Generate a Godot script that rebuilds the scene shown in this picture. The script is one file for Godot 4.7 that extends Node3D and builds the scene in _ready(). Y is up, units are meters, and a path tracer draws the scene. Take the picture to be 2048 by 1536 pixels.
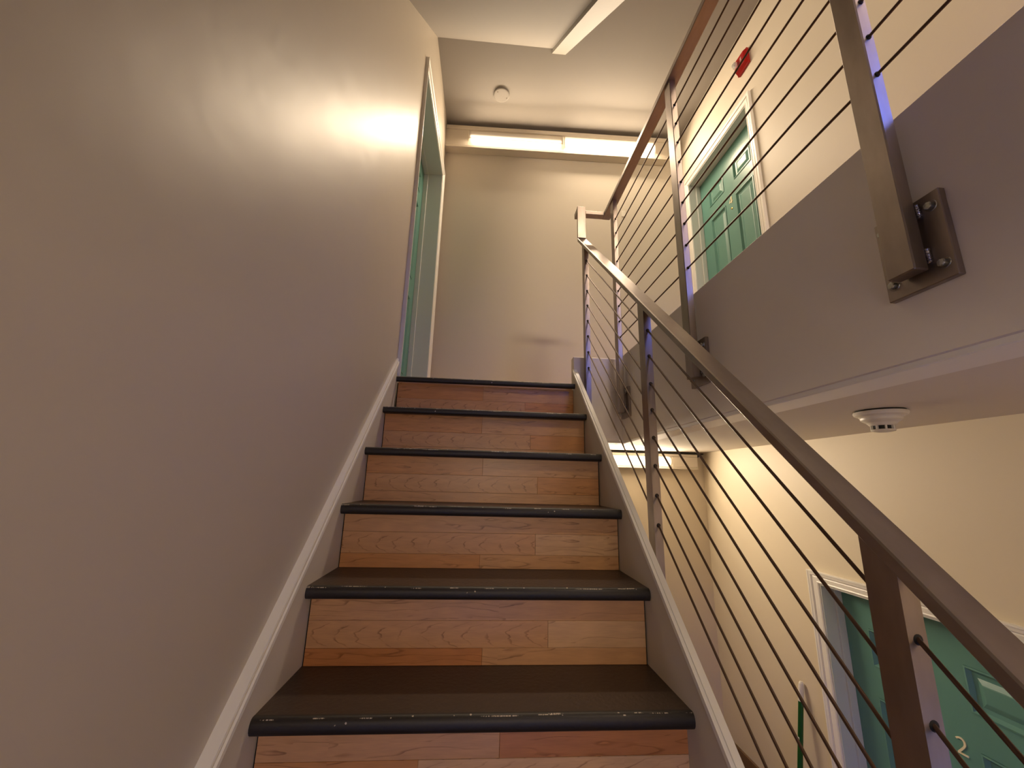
extends Node3D
# A stairwell seen from low on the stairs. x right, y up, -z up the stairs. The landing floor is y = 0, its nosing z = 0.

# ---------------------------------------------------------------- light and exposure
const EXPOSURE := 1.0
const UPPER_LIGHT := 2.2      # right tube of the strip light over the landing
const UPPER_LIGHT_DIM := 1.5  # left tube
const LOWER_LIGHT := 2.0
const FRONT_LIGHT := 4.8
const ENTRY_FILL := 0.6  # added fill under the lower hall ceiling
const FOOT_FILL := 0.52  # added fill over the entrance window
const DAY := 3.0
var WARM := Color(1.0, 0.90, 0.77)
var WARM_LOW := Color(1.0, 0.91, 0.79)

# ---------------------------------------------------------------- measured places
const RISE := 0.1905
const RUN := 0.2045
const WALL_R := 2.1
const CEIL_UP := 2.585
const CEIL_LOW := -0.245
const FLOOR_LOW := -2.94
const BACK_Z := -1.08
const BACK_TURN := -0.024
const FRONT_Z := 2.95
const FASCIA_X := 1.14
const SLOPE := -0.931

var M := {}
var rng := RandomNumberGenerator.new()
var uv_at := Vector2.ZERO
var uv_by := Vector2.ONE


func _ready() -> void:
	rng.seed = 7
	light_and_camera()
	materials()
	shell()
	doors()
	staircase()
	stair_railing()
	hall_railing()
	fixtures()
	small_things()


func light_and_camera() -> void:
	var cam := Camera3D.new()
	cam.name = "camera"
	add_child(cam)
	cam.fov = rad_to_deg(2.0 * atan(768.0 / 811.17))
	cam.near = 0.02
	cam.far = 60.0
	cam.transform = Transform3D(Basis.from_euler(Vector3(0.235804, -0.070463, 0.026071), EULER_ORDER_YXZ), Vector3(0.428675, -0.490668, 1.968039))
	cam.current = true
	var e := Environment.new()
	e.background_mode = Environment.BG_SKY
	var sky := Sky.new()
	var sm := ProceduralSkyMaterial.new()
	sm.sky_top_color = Color(0.30, 0.45, 0.95)
	sm.sky_horizon_color = Color(0.38, 0.52, 1.0)
	sm.ground_horizon_color = Color(0.35, 0.42, 0.62)
	sm.ground_bottom_color = Color(0.22, 0.25, 0.33)
	sm.sky_energy_multiplier = DAY
	sm.ground_energy_multiplier = DAY
	sky.sky_material = sm
	e.sky = sky
	e.tonemap_mode = Environment.TONE_MAPPER_LINEAR
	e.tonemap_exposure = EXPOSURE
	e.sdfgi_enabled = true
	e.ssao_enabled = true
	e.ssil_enabled = true
	var w := WorldEnvironment.new()
	w.name = "world_environment"
	w.environment = e
	add_child(w)


# ---------------------------------------------------------------- mesh helpers
func begin() -> SurfaceTool:
	var st := SurfaceTool.new()
	st.begin(Mesh.PRIMITIVE_TRIANGLES)
	return st


func flat_uv(p: Vector3, n: Vector3) -> Vector2:
	var a := n.abs()
	var q := Vector2(p.x, -p.y)
	if a.x >= a.y and a.x >= a.z:
		q = Vector2(p.z, -p.y)
	elif a.y >= a.z:
		q = Vector2(p.x, p.z)
	return q * uv_by + uv_at


# a flat convex polygon that faces along n
func poly(st: SurfaceTool, pts: Array, n: Vector3) -> void:
	var g: Vector3 = (pts[1] - pts[0]).cross(pts[2] - pts[0])
	var turn := g.dot(n) > 0.0
	var nn := n.normalized()
	for k in range(1, pts.size() - 1):
		var tri := [pts[0], pts[k + 1], pts[k]] if turn else [pts[0], pts[k], pts[k + 1]]
		for p in tri:
			st.set_normal(nn)
			st.set_uv(flat_uv(p, nn))
			st.add_vertex(p)


# a box with chamfered edges
func bx(st: SurfaceTool, a: Vector3, b: Vector3, ch := 0.0, t := Transform3D.IDENTITY) -> void:
	var c := (a + b) / 2.0
	var h := (b - a).abs() / 2.0
	var k := minf(ch, minf(h.x, minf(h.y, h.z)) * 0.9)
	var at := func(axis: int, s: Vector3) -> Vector3:
		var v := h
		for i in 3:
			if i != axis:
				v[i] -= k
		return t * (c + v * s)
	for axis in 3:
		for sg in [-1.0, 1.0]:
			var pts := []
			for q in [[-1, -1], [1, -1], [1, 1], [-1, 1]]:
				var s := Vector3.ZERO
				s[axis] = sg
				s[(axis + 1) % 3] = q[0]
				s[(axis + 2) % 3] = q[1]
				pts.append(at.call(axis, s))
			var n := Vector3.ZERO
			n[axis] = sg
			poly(st, pts, t.basis * n)
	if k <= 0.0:
		return
	for axis in 3:
		var i := (axis + 1) % 3
		var j := (axis + 2) % 3
		for si in [-1.0, 1.0]:
			for sj in [-1.0, 1.0]:
				var s0 := Vector3.ZERO
				s0[axis] = -1.0
				s0[i] = si
				s0[j] = sj
				var s1 := s0
				s1[axis] = 1.0
				var n := Vector3.ZERO
				n[i] = si
				n[j] = sj
				poly(st, [at.call(i, s0), at.call(i, s1), at.call(j, s1), at.call(j, s0)], t.basis * n)
	for sx in [-1.0, 1.0]:
		for sy in [-1.0, 1.0]:
			for sz in [-1.0, 1.0]:
				var s := Vector3(sx, sy, sz)
				poly(st, [at.call(0, s), at.call(1, s), at.call(2, s)], t.basis * s)


# a polygon (u, v) extruded along w: point = o + eu u + ev v + ew w
func prism(st: SurfaceTool, pts: PackedVector2Array, o: Vector3, eu: Vector3, ev: Vector3, ew: Vector3, w0: float, w1: float, smooth := false) -> void:
	var p := pts
	if Geometry2D.is_polygon_clockwise(p):
		p = pts.duplicate()
		p.reverse()
	var m := func(q: Vector2, w: float) -> Vector3: return o + eu * q.x + ev * q.y + ew * w
	var idx := Geometry2D.triangulate_polygon(p)
	for k in range(0, idx.size(), 3):
		var tri := [p[idx[k]], p[idx[k + 1]], p[idx[k + 2]]]
		poly(st, tri.map(func(q): return m.call(q, w0)), -ew * signf(w1 - w0))
		poly(st, tri.map(func(q): return m.call(q, w1)), ew * signf(w1 - w0))
	var n := p.size()
	var norms := []
	for k in n:
		var d := p[(k + 1) % n] - p[k]
		var along := eu * d.x + ev * d.y
		var out2 := eu * d.y - ev * d.x
		var nn := along.cross(ew)
		if nn.dot(out2) < 0.0:
			nn = -nn
		norms.append(nn.normalized())
	for k in n:
		var a := p[k]
		var b := p[(k + 1) % n]
		var q := [m.call(a, w0), m.call(b, w0), m.call(b, w1), m.call(a, w1)]
		if not smooth:
			poly(st, q, norms[k])
		else:
			var na: Vector3 = soft(norms[k], norms[(k + n - 1) % n])
			var nb: Vector3 = soft(norms[k], norms[(k + 1) % n])
			soft_quad(st, q, [na, nb, nb, na], norms[k])


func soft(a: Vector3, b: Vector3) -> Vector3:
	return (a + b).normalized() if a.dot(b) > 0.6 else a


func soft_quad(st: SurfaceTool, q: Array, n: Array, hint: Vector3) -> void:
	var g: Vector3 = (q[1] - q[0]).cross(q[2] - q[0])
	if g.length() < 1e-12:
		g = (q[2] - q[0]).cross(q[3] - q[0])
	var order := [0, 2, 1, 0, 3, 2] if g.dot(hint) > 0.0 else [0, 1, 2, 0, 2, 3]
	for k in order:
		st.set_normal(n[k])
		st.set_uv(flat_uv(q[k], hint))
		st.add_vertex(q[k])


# a turned shape: profile of (radius, height) about +y of t
func lathe(st: SurfaceTool, prof: Array, sides: int, t := Transform3D.IDENTITY) -> void:
	for k in prof.size() - 1:
		var a: Vector2 = prof[k]
		var b: Vector2 = prof[k + 1]
		var d := b - a
		if d.length() < 1e-7:
			continue
		var nr := Vector2(d.y, -d.x).normalized()
		for s in sides:
			var a0 := TAU * s / sides
			var a1 := TAU * (s + 1) / sides
			var d0 := Vector3(cos(a0), 0, sin(a0))
			var d1 := Vector3(cos(a1), 0, sin(a1))
			var up := Vector3.UP
			var q := [t * (d0 * a.x + up * a.y), t * (d1 * a.x + up * a.y), t * (d1 * b.x + up * b.y), t * (d0 * b.x + up * b.y)]
			var n0 := (t.basis * (d0 * nr.x + up * nr.y)).normalized()
			var n1 := (t.basis * (d1 * nr.x + up * nr.y)).normalized()
			soft_quad(st, q, [n0, n1, n1, n0], (n0 + n1).normalized())


func along(a: Vector3, b: Vector3) -> Transform3D:
	var y := (b - a).normalized()
	var x := y.cross(Vector3.RIGHT if absf(y.x) < 0.9 else Vector3.BACK).normalized()
	return Transform3D(Basis(x, y, x.cross(y)), a)


func rod(st: SurfaceTool, a: Vector3, b: Vector3, r: float, sides := 12) -> void:
	var l := (b - a).length()
	lathe(st, [Vector2(0, 0), Vector2(r, 0), Vector2(r, l), Vector2(0, l)], sides, along(a, b))


func obj(called: String, st: SurfaceTool, m: Material, parent: Node = self) -> MeshInstance3D:
	var o := MeshInstance3D.new()
	o.name = numbered(called, parent)
	st.index()
	o.mesh = st.commit()
	o.mesh.surface_set_material(0, m)
	parent.add_child(o, true)
	return o


func numbered(called: String, parent: Node) -> String:
	if parent != self or not has_node(called):
		return called
	var k := 1
	while has_node("%s_%03d" % [called, k]):
		k += 1
	return "%s_%03d" % [called, k]


func thing(called: String, label: String, category: String, at := Vector3.ZERO, turn := 0.0, group := "") -> Node3D:
	var o := Node3D.new()
	o.name = numbered(called, self)
	add_child(o)
	o.position = at
	o.rotation.y = turn
	tag(o, label, category, group)
	return o


func tag(o: Node, label: String, category: String, group := "") -> void:
	o.set_meta("label", label)
	o.set_meta("category", category)
	if group:
		o.set_meta("group", group)


func struct(called: String, label: String, category: String, st: SurfaceTool, m: Material) -> MeshInstance3D:
	var o := obj(called, st, m)
	tag(o, label, category)
	o.set_meta("kind", "structure")
	return o


func struct_root(called: String, label: String, category: String, t: Transform3D) -> Node3D:
	var o := Node3D.new()
	o.name = called
	add_child(o)
	o.transform = t
	tag(o, label, category)
	o.set_meta("kind", "structure")
	return o


# ---------------------------------------------------------------- materials
func mat(called: String, c: Color, rough: float, metal := 0.0) -> StandardMaterial3D:
	var m := StandardMaterial3D.new()
	m.resource_name = called
	m.albedo_color = c
	m.roughness = rough
	m.metallic = metal
	M[called] = m
	return m


func noise_tex(freq: float, size: int, normal := false, strength := 2.0, lo := 0.0, hi := 1.0) -> NoiseTexture2D:
	var n := FastNoiseLite.new()
	n.noise_type = FastNoiseLite.TYPE_SIMPLEX_SMOOTH
	n.frequency = freq
	n.fractal_octaves = 4
	n.seed = rng.randi_range(1, 999)
	var t := NoiseTexture2D.new()
	t.width = size
	t.height = size
	t.seamless = true
	t.noise = n
	t.as_normal_map = normal
	t.bump_strength = strength
	if not normal:
		var g := Gradient.new()
		g.set_color(0, Color(lo, lo, lo))
		g.set_color(1, Color(hi, hi, hi))
		t.color_ramp = g
	return t


func painted(m: StandardMaterial3D, nt: Texture2D, scale: float, ns: float) -> void:
	m.uv1_triplanar = true
	m.uv1_world_triplanar = true
	m.uv1_scale = Vector3.ONE * scale
	m.normal_enabled = true
	m.normal_texture = nt
	m.normal_scale = ns


func materials() -> void:
	var roller := noise_tex(0.06, 256, true, 3.0)
	painted(mat("wall_paint", Color(0.725, 0.685, 0.625), 0.42), noise_tex(0.006, 512, true, 24.0), 0.8, 0.028)
	painted(mat("wall_paint_flat", Color(0.80, 0.765, 0.70), 0.55), roller, 2.2, 0.025)
	painted(mat("lower_paint", Color(0.84, 0.79, 0.69), 0.55), roller, 2.2, 0.025)
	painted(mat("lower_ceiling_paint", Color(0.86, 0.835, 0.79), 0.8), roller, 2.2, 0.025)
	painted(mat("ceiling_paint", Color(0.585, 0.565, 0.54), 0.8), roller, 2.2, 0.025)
	painted(mat("fascia_paint", Color(0.88, 0.85, 0.82), 0.5), roller, 2.2, 0.025)
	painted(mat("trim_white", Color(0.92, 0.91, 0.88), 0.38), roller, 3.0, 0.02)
	painted(mat("jamb_grey", Color(0.80, 0.82, 0.80), 0.4), roller, 3.0, 0.05)
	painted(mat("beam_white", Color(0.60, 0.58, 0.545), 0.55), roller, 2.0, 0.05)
	painted(mat("door_green", Color(0.375, 0.565, 0.52), 0.34), roller, 4.0, 0.06)
	painted(mat("wainscot_brown", Color(0.42, 0.32, 0.22), 0.6), roller, 3.0, 0.05)
	painted(mat("tread_brown", Color(0.235, 0.175, 0.135), 0.42), noise_tex(0.04, 256, true, 3.0), 5.0, 0.22)
	mat("maple_floor", Color(0.76, 0.58, 0.42), 0.35)
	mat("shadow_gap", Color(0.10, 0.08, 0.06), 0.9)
	mat("plastic_white", Color(0.86, 0.84, 0.79), 0.4)
	mat("housing_cream", Color(0.83, 0.79, 0.72), 0.42)
	mat("black_rubber", Color(0.03, 0.03, 0.035), 0.6)
	mat("cable_steel", Color(0.36, 0.28, 0.23), 0.42, 0.7)
	mat("alarm_red", Color(0.62, 0.05, 0.05), 0.3)
	mat("brass", Color(0.78, 0.62, 0.34), 0.3, 1.0)
	mat("number_gold", Color(0.93, 0.90, 0.76), 0.4, 0.1)
	mat("broom_green", Color(0.03, 0.30, 0.08), 0.3)
	mat("bristle", Color(0.15, 0.33, 0.14), 0.8)
	mat("scuff", Color(0.36, 0.31, 0.27), 0.7)
	mat("print_white", Color(0.92, 0.9, 0.88), 0.5)
	var z := mat("zinc", Color(0.70, 0.71, 0.70), 0.34, 0.9)
	z.roughness_texture = noise_tex(0.05, 128, false, 1.0, 0.6, 1.0)
	var weld := mat("weld_bead", Color(0.62, 0.62, 0.68), 0.22, 1.0)
	weld.normal_enabled = false
	# raw steel: blotchy, brushed along the bar
	var smear := noise_tex(0.012, 256, false, 1.0, 0.75, 1.0)
	var tint := noise_tex(0.02, 256, false, 1.0, 0.90, 1.0)
	for k in [["steel_upright", Vector3(5, 1.6, 5)], ["steel_rail", Vector3(5, 5, 1.6)]]:
		var s := mat(k[0], Color(0.645, 0.60, 0.57), 0.42, 0.95)
		s.uv1_triplanar = true
		s.uv1_world_triplanar = true
		s.uv1_scale = k[1]
		s.roughness_texture = smear
		s.albedo_texture = tint
	var clear := mat("clear_lens", Color(0.95, 0.95, 0.95), 0.12, 0.6)
	clear.metallic_specular = 0.8
	var glass := mat("window_glass", Color(0.9, 0.95, 1.0, 0.08), 0.03)
	glass.transparency = BaseMaterial3D.TRANSPARENCY_ALPHA
	wood()
	nosing()


# maple laminate: two prints (nested arches, flowing lines) in four tones
func wood() -> void:
	var n := FastNoiseLite.new()
	n.seed = 11
	n.frequency = 1.0
	n.fractal_octaves = 3
	var prints := []
	for kind in 2:
		var im := Image.create(1024, 128, false, Image.FORMAT_RGB8)
		for y in 128:
			for x in 1024:
				var u := x / 1024.0
				var v := y / 128.0
				var w := n.get_noise_2d(u * 9.0 + kind * 40.0, v * 3.0)
				var fine := n.get_noise_2d(u * 14.0, v * 60.0 + kind * 9.0)
				var h: float
				if kind == 0:
					var c := v - 0.5 + 0.08 * n.get_noise_2d(u * 3.0 + 80.0, 0.5)
					h = u * 17.0 + 0.3 * w - 5.0 * c * c
				else:
					h = v * 2.6 + 1.5 * n.get_noise_2d(u * 2.2 + 17.0, v * 0.8) + 0.14 * w
				var f := h - floorf(h)
				var line := smoothstep(0.84, 0.97, f) * (1.0 - smoothstep(0.97, 1.0, f))
				line *= clampf(0.55 + 1.3 * n.get_noise_2d(u * 5.0 + 5.0, v * 2.0 + 3.0), 0.0, 1.0)
				if kind == 0:
					line *= 1.0 - smoothstep(0.30, 0.5, absf(v - 0.5))
				var b := 0.93 + 0.05 * fine + 0.05 * w - 0.24 * line
				im.set_pixel(x, y, Color(b, b * (0.985 - 0.05 * line), b * (0.97 - 0.10 * line)))
		prints.append(ImageTexture.create_from_image(im))
	var tones := [Color(0.83, 0.64, 0.45), Color(0.86, 0.70, 0.53), Color(0.82, 0.59, 0.37), Color(0.78, 0.525, 0.31)]
	for kind in 2:
		for t in tones.size():
			var m := mat("maple_%s_%s" % [["arches", "lines"][kind], ["mid", "pale", "amber", "red"][t]], tones[t], 0.33)
			m.albedo_texture = prints[kind]


func wood_of(kind: int, tone: int) -> StandardMaterial3D:
	return M["maple_%s_%s" % [["arches", "lines"][kind], ["mid", "pale", "amber", "red"][tone]]]


# nosing: tread colour darkened for its shaded front, chipped paint along its upper edge
func nosing() -> void:
	var n := FastNoiseLite.new()
	n.seed = 5
	n.frequency = 1.0
	var im := Image.create(2048, 128, false, Image.FORMAT_RGB8)
	for y in 128:
		for x in 2048:
			var b := 0.9 + 0.25 * n.get_noise_2d(x * 0.06, y * 0.2)
			im.set_pixel(x, y, Color(0.150, 0.125, 0.115) * b)
	var chip := RandomNumberGenerator.new()
	chip.seed = 21
	for k in 34:
		var cx := chip.randi_range(10, 2030)
		var long := chip.randf() < 0.5
		var cy := 13 + chip.randi_range(-3, 4) if long or chip.randf() < 0.7 else chip.randi_range(14, 44)
		var lx := chip.randi_range(8, 40) if long else chip.randi_range(1, 3)
		var ly := 1 if long else chip.randi_range(1, 3)
		for dx in range(-lx, lx + 1):
			for dy in range(-ly, ly + 1):
				var q := pow(dx / float(lx + 0.5), 2) + pow(dy / float(ly + 0.5), 2)
				var yy := cy + dy + int(1.6 * n.get_noise_2d((cx + dx) * 0.15, 7.0 * k))
				if q < 0.9 + 0.7 * n.get_noise_2d((cx + dx) * 0.4, (cy + dy) * 0.6) and yy > 0 and yy < 128 and (not long or n.get_noise_2d((cx + dx) * 0.22, k * 3.0) > -0.1):
					im.set_pixel(clampi(cx + dx, 0, 2047), yy, Color(0.74, 0.69, 0.62))
	var m := mat("nosing_shaded", Color.WHITE, 0.5)
	m.albedo_texture = ImageTexture.create_from_image(im)


# ---------------------------------------------------------------- the shell
func shell() -> void:
	# left wall: turned 0.8 degrees, so that it closes in on the stairs towards the back
	var st := begin()
	bx(st, Vector3(-0.3, FLOOR_LOW - 0.1, -1.2), Vector3(0, 0, 3.3))
	bx(st, Vector3(-0.3, 0, -0.088), Vector3(0, 2.75, 3.3))
	bx(st, Vector3(-0.3, 1.985, -0.965), Vector3(0, 2.75, -0.088))
	bx(st, Vector3(-0.3, 0, -1.2), Vector3(0, 2.75, -0.965))
	var left := struct("wall_left", "tall cream satin wall on the left of the stairs, glossy near the light", "wall", st, M.wall_paint)
	left.transform = left_frame()
	for s in [[0.282, 0.213, 0.010, 0.003], [1.282, 0.213, 0.006, 0.002], [1.50, -0.562, 0.006, 0.004], [0.665, -0.034, 0.003, 0.003], [1.116, -0.256, 0.007, 0.0025], [0.74, -0.14, 0.003, 0.003], [0.83, -0.62, 0.004, 0.003]]:
		var sc := begin()
		var ring := []
		for k in 9:
			ring.append(Vector3(0.0006, s[1] + s[3] * sin(TAU * k / 9.0) * (0.7 + 0.3 * sin(k * 2.1)), -s[0] + s[2] * cos(TAU * k / 9.0) * (0.7 + 0.3 * cos(k * 1.7))))
		poly(sc, ring, Vector3.RIGHT)
		obj("scuff_mark", sc, M.scuff, left)
	# back wall, upper and lower in one plane, turned 1.4 degrees
	st = begin()
	bx(st, Vector3(-0.2, -0.12, -0.2), Vector3(2.5, 2.75, 0))
	var back := struct("wall_back", "plain cream wall behind the upper landing under the strip light", "wall", st, M.wall_paint_flat)
	back.transform = back_frame()
	st = begin()
	bx(st, Vector3(-0.2, FLOOR_LOW - 0.1, -0.2), Vector3(2.5, -0.12, 0))
	back = struct("wall_back_lower", "yellowish back wall of the lower hall seen between the cables", "wall", st, M.lower_paint)
	back.transform = back_frame()
	# right wall with two door openings
	st = begin()
	bx(st, Vector3(WALL_R, -0.1, BACK_Z - 0.1), Vector3(WALL_R + 0.25, 2.75, -0.886))
	bx(st, Vector3(WALL_R, 2.0, -0.886), Vector3(WALL_R + 0.25, 2.75, -0.126))
	bx(st, Vector3(WALL_R, -0.1, -0.126), Vector3(WALL_R + 0.25, 2.75, 2.15))
	bx(st, Vector3(WALL_R, -0.1, 2.15), Vector3(WALL_R + 0.25, 0.55, 2.80))
	bx(st, Vector3(WALL_R, 1.65, 2.15), Vector3(WALL_R + 0.25, 2.75, 2.80))
	bx(st, Vector3(WALL_R, -0.1, 2.80), Vector3(WALL_R + 0.25, 2.75, FRONT_Z + 0.1))
	struct("wall_right", "cream wall of the upper hall around the green door numbered 4", "wall", st, M.wall_paint_flat)
	st = begin()
	bx(st, Vector3(WALL_R, FLOOR_LOW - 0.1, BACK_Z - 0.1), Vector3(WALL_R + 0.25, -0.1, -0.053))
	bx(st, Vector3(WALL_R, FLOOR_LOW + 2.0, -0.053), Vector3(WALL_R + 0.25, -0.1, 0.813))
	bx(st, Vector3(WALL_R, FLOOR_LOW - 0.1, 0.813), Vector3(WALL_R + 0.25, -0.1, 2.05))
	bx(st, Vector3(WALL_R, FLOOR_LOW - 0.1, 2.05), Vector3(WALL_R + 0.25, -2.1, 2.88))
	bx(st, Vector3(WALL_R, -1.3, 2.05), Vector3(WALL_R + 0.25, -0.1, 2.88))
	bx(st, Vector3(WALL_R, FLOOR_LOW - 0.1, 2.88), Vector3(WALL_R + 0.25, -0.1, FRONT_Z + 0.1))
	struct("wall_right_lower", "warm yellow wall of the lower hall around the green door numbered 2", "wall", st, M.lower_paint)
	# front wall behind the camera with a window on each floor
	st = begin()
	var zf := FRONT_Z
	var q0 := [0.15, 1.0, -2.1, -0.9]
	bx(st, Vector3(-0.3, FLOOR_LOW - 0.1, zf), Vector3(q0[0], 2.75, zf + 0.2))
	bx(st, Vector3(q0[1], FLOOR_LOW - 0.1, zf), Vector3(2.35, 0.35, zf + 0.2))
	bx(st, Vector3(q0[1], 1.3, zf), Vector3(2.35, 2.75, zf + 0.2))
	bx(st, Vector3(q0[1], 0.35, zf), Vector3(1.3, 1.3, zf + 0.2))
	bx(st, Vector3(2.0, 0.35, zf), Vector3(2.35, 1.3, zf + 0.2))
	bx(st, Vector3(q0[0], FLOOR_LOW - 0.1, zf), Vector3(q0[1], q0[2], zf + 0.2))
	bx(st, Vector3(q0[0], q0[3], zf), Vector3(q0[1], 2.75, zf + 0.2))
	struct("wall_front", "front wall with the entrance window behind the viewer", "wall", st, M.wall_paint_flat)
	var side := Basis(Vector3.UP, PI / 2)
	window(1, "window at the front end of the upper hall", Transform3D(side, Vector3(WALL_R + 0.08, 0.55, 2.80)), 0.65, 1.1)
	window(2, "entrance window at the foot of the stairs", Transform3D(Basis.IDENTITY, Vector3(0.15, -2.1, zf + 0.08)), 0.85, 1.2)
	window(4, "front window at the end of the upper hall", Transform3D(Basis.IDENTITY, Vector3(1.3, 0.35, zf + 0.08)), 0.7, 0.95)
	window(3, "window at the front end of the lower hall", Transform3D(side, Vector3(WALL_R + 0.08, -2.1, 2.88)), 0.83, 0.8)
	# floors and ceilings
	st = begin()
	bx(st, Vector3(-0.3, FLOOR_LOW - 0.1, BACK_Z - 0.1), Vector3(2.35, FLOOR_LOW, zf + 0.1))
	struct("floor_lower", "maple floor of the lower hall", "floor", st, M.maple_floor)
	st = begin()
	bx(st, Vector3(-0.01, -0.03, BACK_Z - 0.05), Vector3(2.12, 0, -0.1))
	bx(st, Vector3(1.2, -0.03, -0.1), Vector3(2.12, 0, zf + 0.05))
	bx(st, Vector3(-0.1, -0.03, 2.4), Vector3(1.2, 0, zf + 0.05))
	struct("floor", "maple floor of the upper landing and hall", "floor", st, M.maple_floor)
	st = begin()
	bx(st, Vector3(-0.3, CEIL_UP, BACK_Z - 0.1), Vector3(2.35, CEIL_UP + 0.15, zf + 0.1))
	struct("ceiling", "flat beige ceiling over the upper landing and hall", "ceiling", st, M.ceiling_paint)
	st = begin()
	bx(st, Vector3(-0.05, CEIL_LOW, BACK_Z - 0.05), Vector3(2.12, -0.03, -0.1))
	bx(st, Vector3(1.2, CEIL_LOW, -0.1), Vector3(2.12, -0.03, zf + 0.05))
	bx(st, Vector3(-0.1, CEIL_LOW, 2.4), Vector3(1.2, -0.03, zf + 0.05))
	struct("ceiling_lower", "beige ceiling of the lower hall under the landing", "ceiling", st, M.lower_ceiling_paint)
	# sloping underside of the next flight, with its side beam
	var k2 := -1.055
	st = begin()
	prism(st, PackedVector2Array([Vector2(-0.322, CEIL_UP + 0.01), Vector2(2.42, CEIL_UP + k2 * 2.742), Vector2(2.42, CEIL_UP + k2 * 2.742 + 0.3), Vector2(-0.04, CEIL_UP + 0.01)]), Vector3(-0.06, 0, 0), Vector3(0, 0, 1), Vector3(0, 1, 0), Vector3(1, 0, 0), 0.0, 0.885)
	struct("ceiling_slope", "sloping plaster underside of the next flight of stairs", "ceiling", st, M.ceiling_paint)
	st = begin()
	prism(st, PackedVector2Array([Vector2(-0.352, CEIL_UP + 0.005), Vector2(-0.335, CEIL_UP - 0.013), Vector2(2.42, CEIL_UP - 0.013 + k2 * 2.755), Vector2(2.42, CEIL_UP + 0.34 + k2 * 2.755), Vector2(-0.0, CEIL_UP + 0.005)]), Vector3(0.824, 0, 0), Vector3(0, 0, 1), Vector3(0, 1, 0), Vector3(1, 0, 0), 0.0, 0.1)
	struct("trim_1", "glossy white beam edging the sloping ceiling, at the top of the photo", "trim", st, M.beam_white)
	# edge of the hall slab: a tall fascia with a kerb above the floor, and a white batten under it
	st = begin()
	prism(st, PackedVector2Array([Vector2(FASCIA_X, -0.277), Vector2(FASCIA_X, 0.157), Vector2(FASCIA_X + 0.004, 0.161), Vector2(FASCIA_X + 0.06, 0.161), Vector2(FASCIA_X + 0.06, CEIL_LOW), Vector2(FASCIA_X + 0.02, -0.277)]), Vector3.ZERO, Vector3.RIGHT, Vector3.UP, Vector3.BACK, -0.044, zf + 0.02)
	var fa := struct("wall_fascia", "long smooth edge of the upper hall slab behind the upper railing", "fascia", st, M.fascia_paint)
	var pt := begin()
	var rim := []
	for k in 20:
		rim.append(Vector2(0.0105 + 0.001 * sin(k * 1.3), 0).rotated(TAU * k / 20.0))
	for k in 20:
		var p: Vector2 = rim[k]
		var q: Vector2 = rim[(k + 1) % 20]
		var c := Vector3(FASCIA_X - 0.0015, -0.048, 1.47)
		poly(pt, [c, c + Vector3(0.0, p.y, p.x), c + Vector3(0.0, q.y, q.x)], Vector3.LEFT)
		poly(pt, [c + Vector3(0.0, p.y, p.x), c + Vector3(0.002, p.y * 1.12, p.x * 1.12), c + Vector3(0.002, q.y * 1.12, q.x * 1.12), c + Vector3(0.0, q.y, q.x)], Vector3(-0.3, p.y, p.x).normalized())
	obj("filler_patch", pt, M.fascia_paint, fa)
	st = begin()
	prism(st, PackedVector2Array([Vector2(-0.045, -0.279), Vector2(-0.045, 0.153), Vector2(-0.049, 0.157), Vector2(-0.105, 0.157), Vector2(-0.105, CEIL_LOW), Vector2(-0.065, -0.279)]), Vector3.ZERO, Vector3.BACK, Vector3.UP, Vector3.RIGHT, 0.893, FASCIA_X + 0.002)
	struct("wall_fascia_landing", "short kerb face of the landing edge between stair and hall railings", "fascia", st, M.fascia_paint)
	st = begin()
	bx(st, Vector3(1.151, -0.288, -0.055), Vector3(1.238, -0.24, zf), 0.002)
	bx(st, Vector3(0.6, -0.288, -0.143), Vector3(1.238, -0.24, -0.056), 0.002)
	struct("trim_2", "white batten under the edge of the hall slab", "trim", st, M.trim_white)
	# brown painted dado low on the walls of the lower hall
	st = begin()
	bx(st, Vector3(WALL_R - 0.012, FLOOR_LOW, BACK_Z), Vector3(WALL_R + 0.01, -2.055, -0.12), 0.002)
	bx(st, Vector3(WALL_R - 0.012, FLOOR_LOW, 0.88), Vector3(WALL_R + 0.01, -2.055, zf), 0.002)
	struct("trim_3", "brown dado along the lower hall wall, behind the stair", "trim", st, M.wainscot_brown)
	st = begin()
	bx(st, Vector3(0.0, FLOOR_LOW, 0), Vector3(2.1, -2.055, 0.012), 0.002)
	var dd := struct("trim_4", "brown dado at the back corner of the lower hall", "trim", st, M.wainscot_brown)
	dd.transform = back_frame()


func window(n: int, label: String, t: Transform3D, ww: float, hh: float) -> void:
	var w := struct_root("window_%d" % n, label, "window", t)
	var st := begin()
	bx(st, Vector3(0, 0, 0), Vector3(0.05, hh, 0.06), 0.004)
	bx(st, Vector3(ww - 0.05, 0, 0), Vector3(ww, hh, 0.06), 0.004)
	bx(st, Vector3(0.05, 0, 0), Vector3(ww - 0.05, 0.05, 0.06), 0.004)
	bx(st, Vector3(0.05, hh - 0.05, 0), Vector3(ww - 0.05, hh, 0.06), 0.004)
	bx(st, Vector3(0.05, hh / 2 - 0.02, 0), Vector3(ww - 0.05, hh / 2 + 0.02, 0.06), 0.004)
	obj("window_frame", st, M.trim_white, w)
	for j in 2:
		st = begin()
		bx(st, Vector3(0.05, 0.05 + j * (hh / 2 - 0.03), 0.028), Vector3(ww - 0.05, hh / 2 - 0.02 + j * (hh / 2 - 0.03), 0.032))
		obj("pane", st, M.window_glass, w)


func left_frame() -> Transform3D:
	return Transform3D(Basis(Vector3.UP, -0.0143), Vector3(-0.012, 0, 0))


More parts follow.
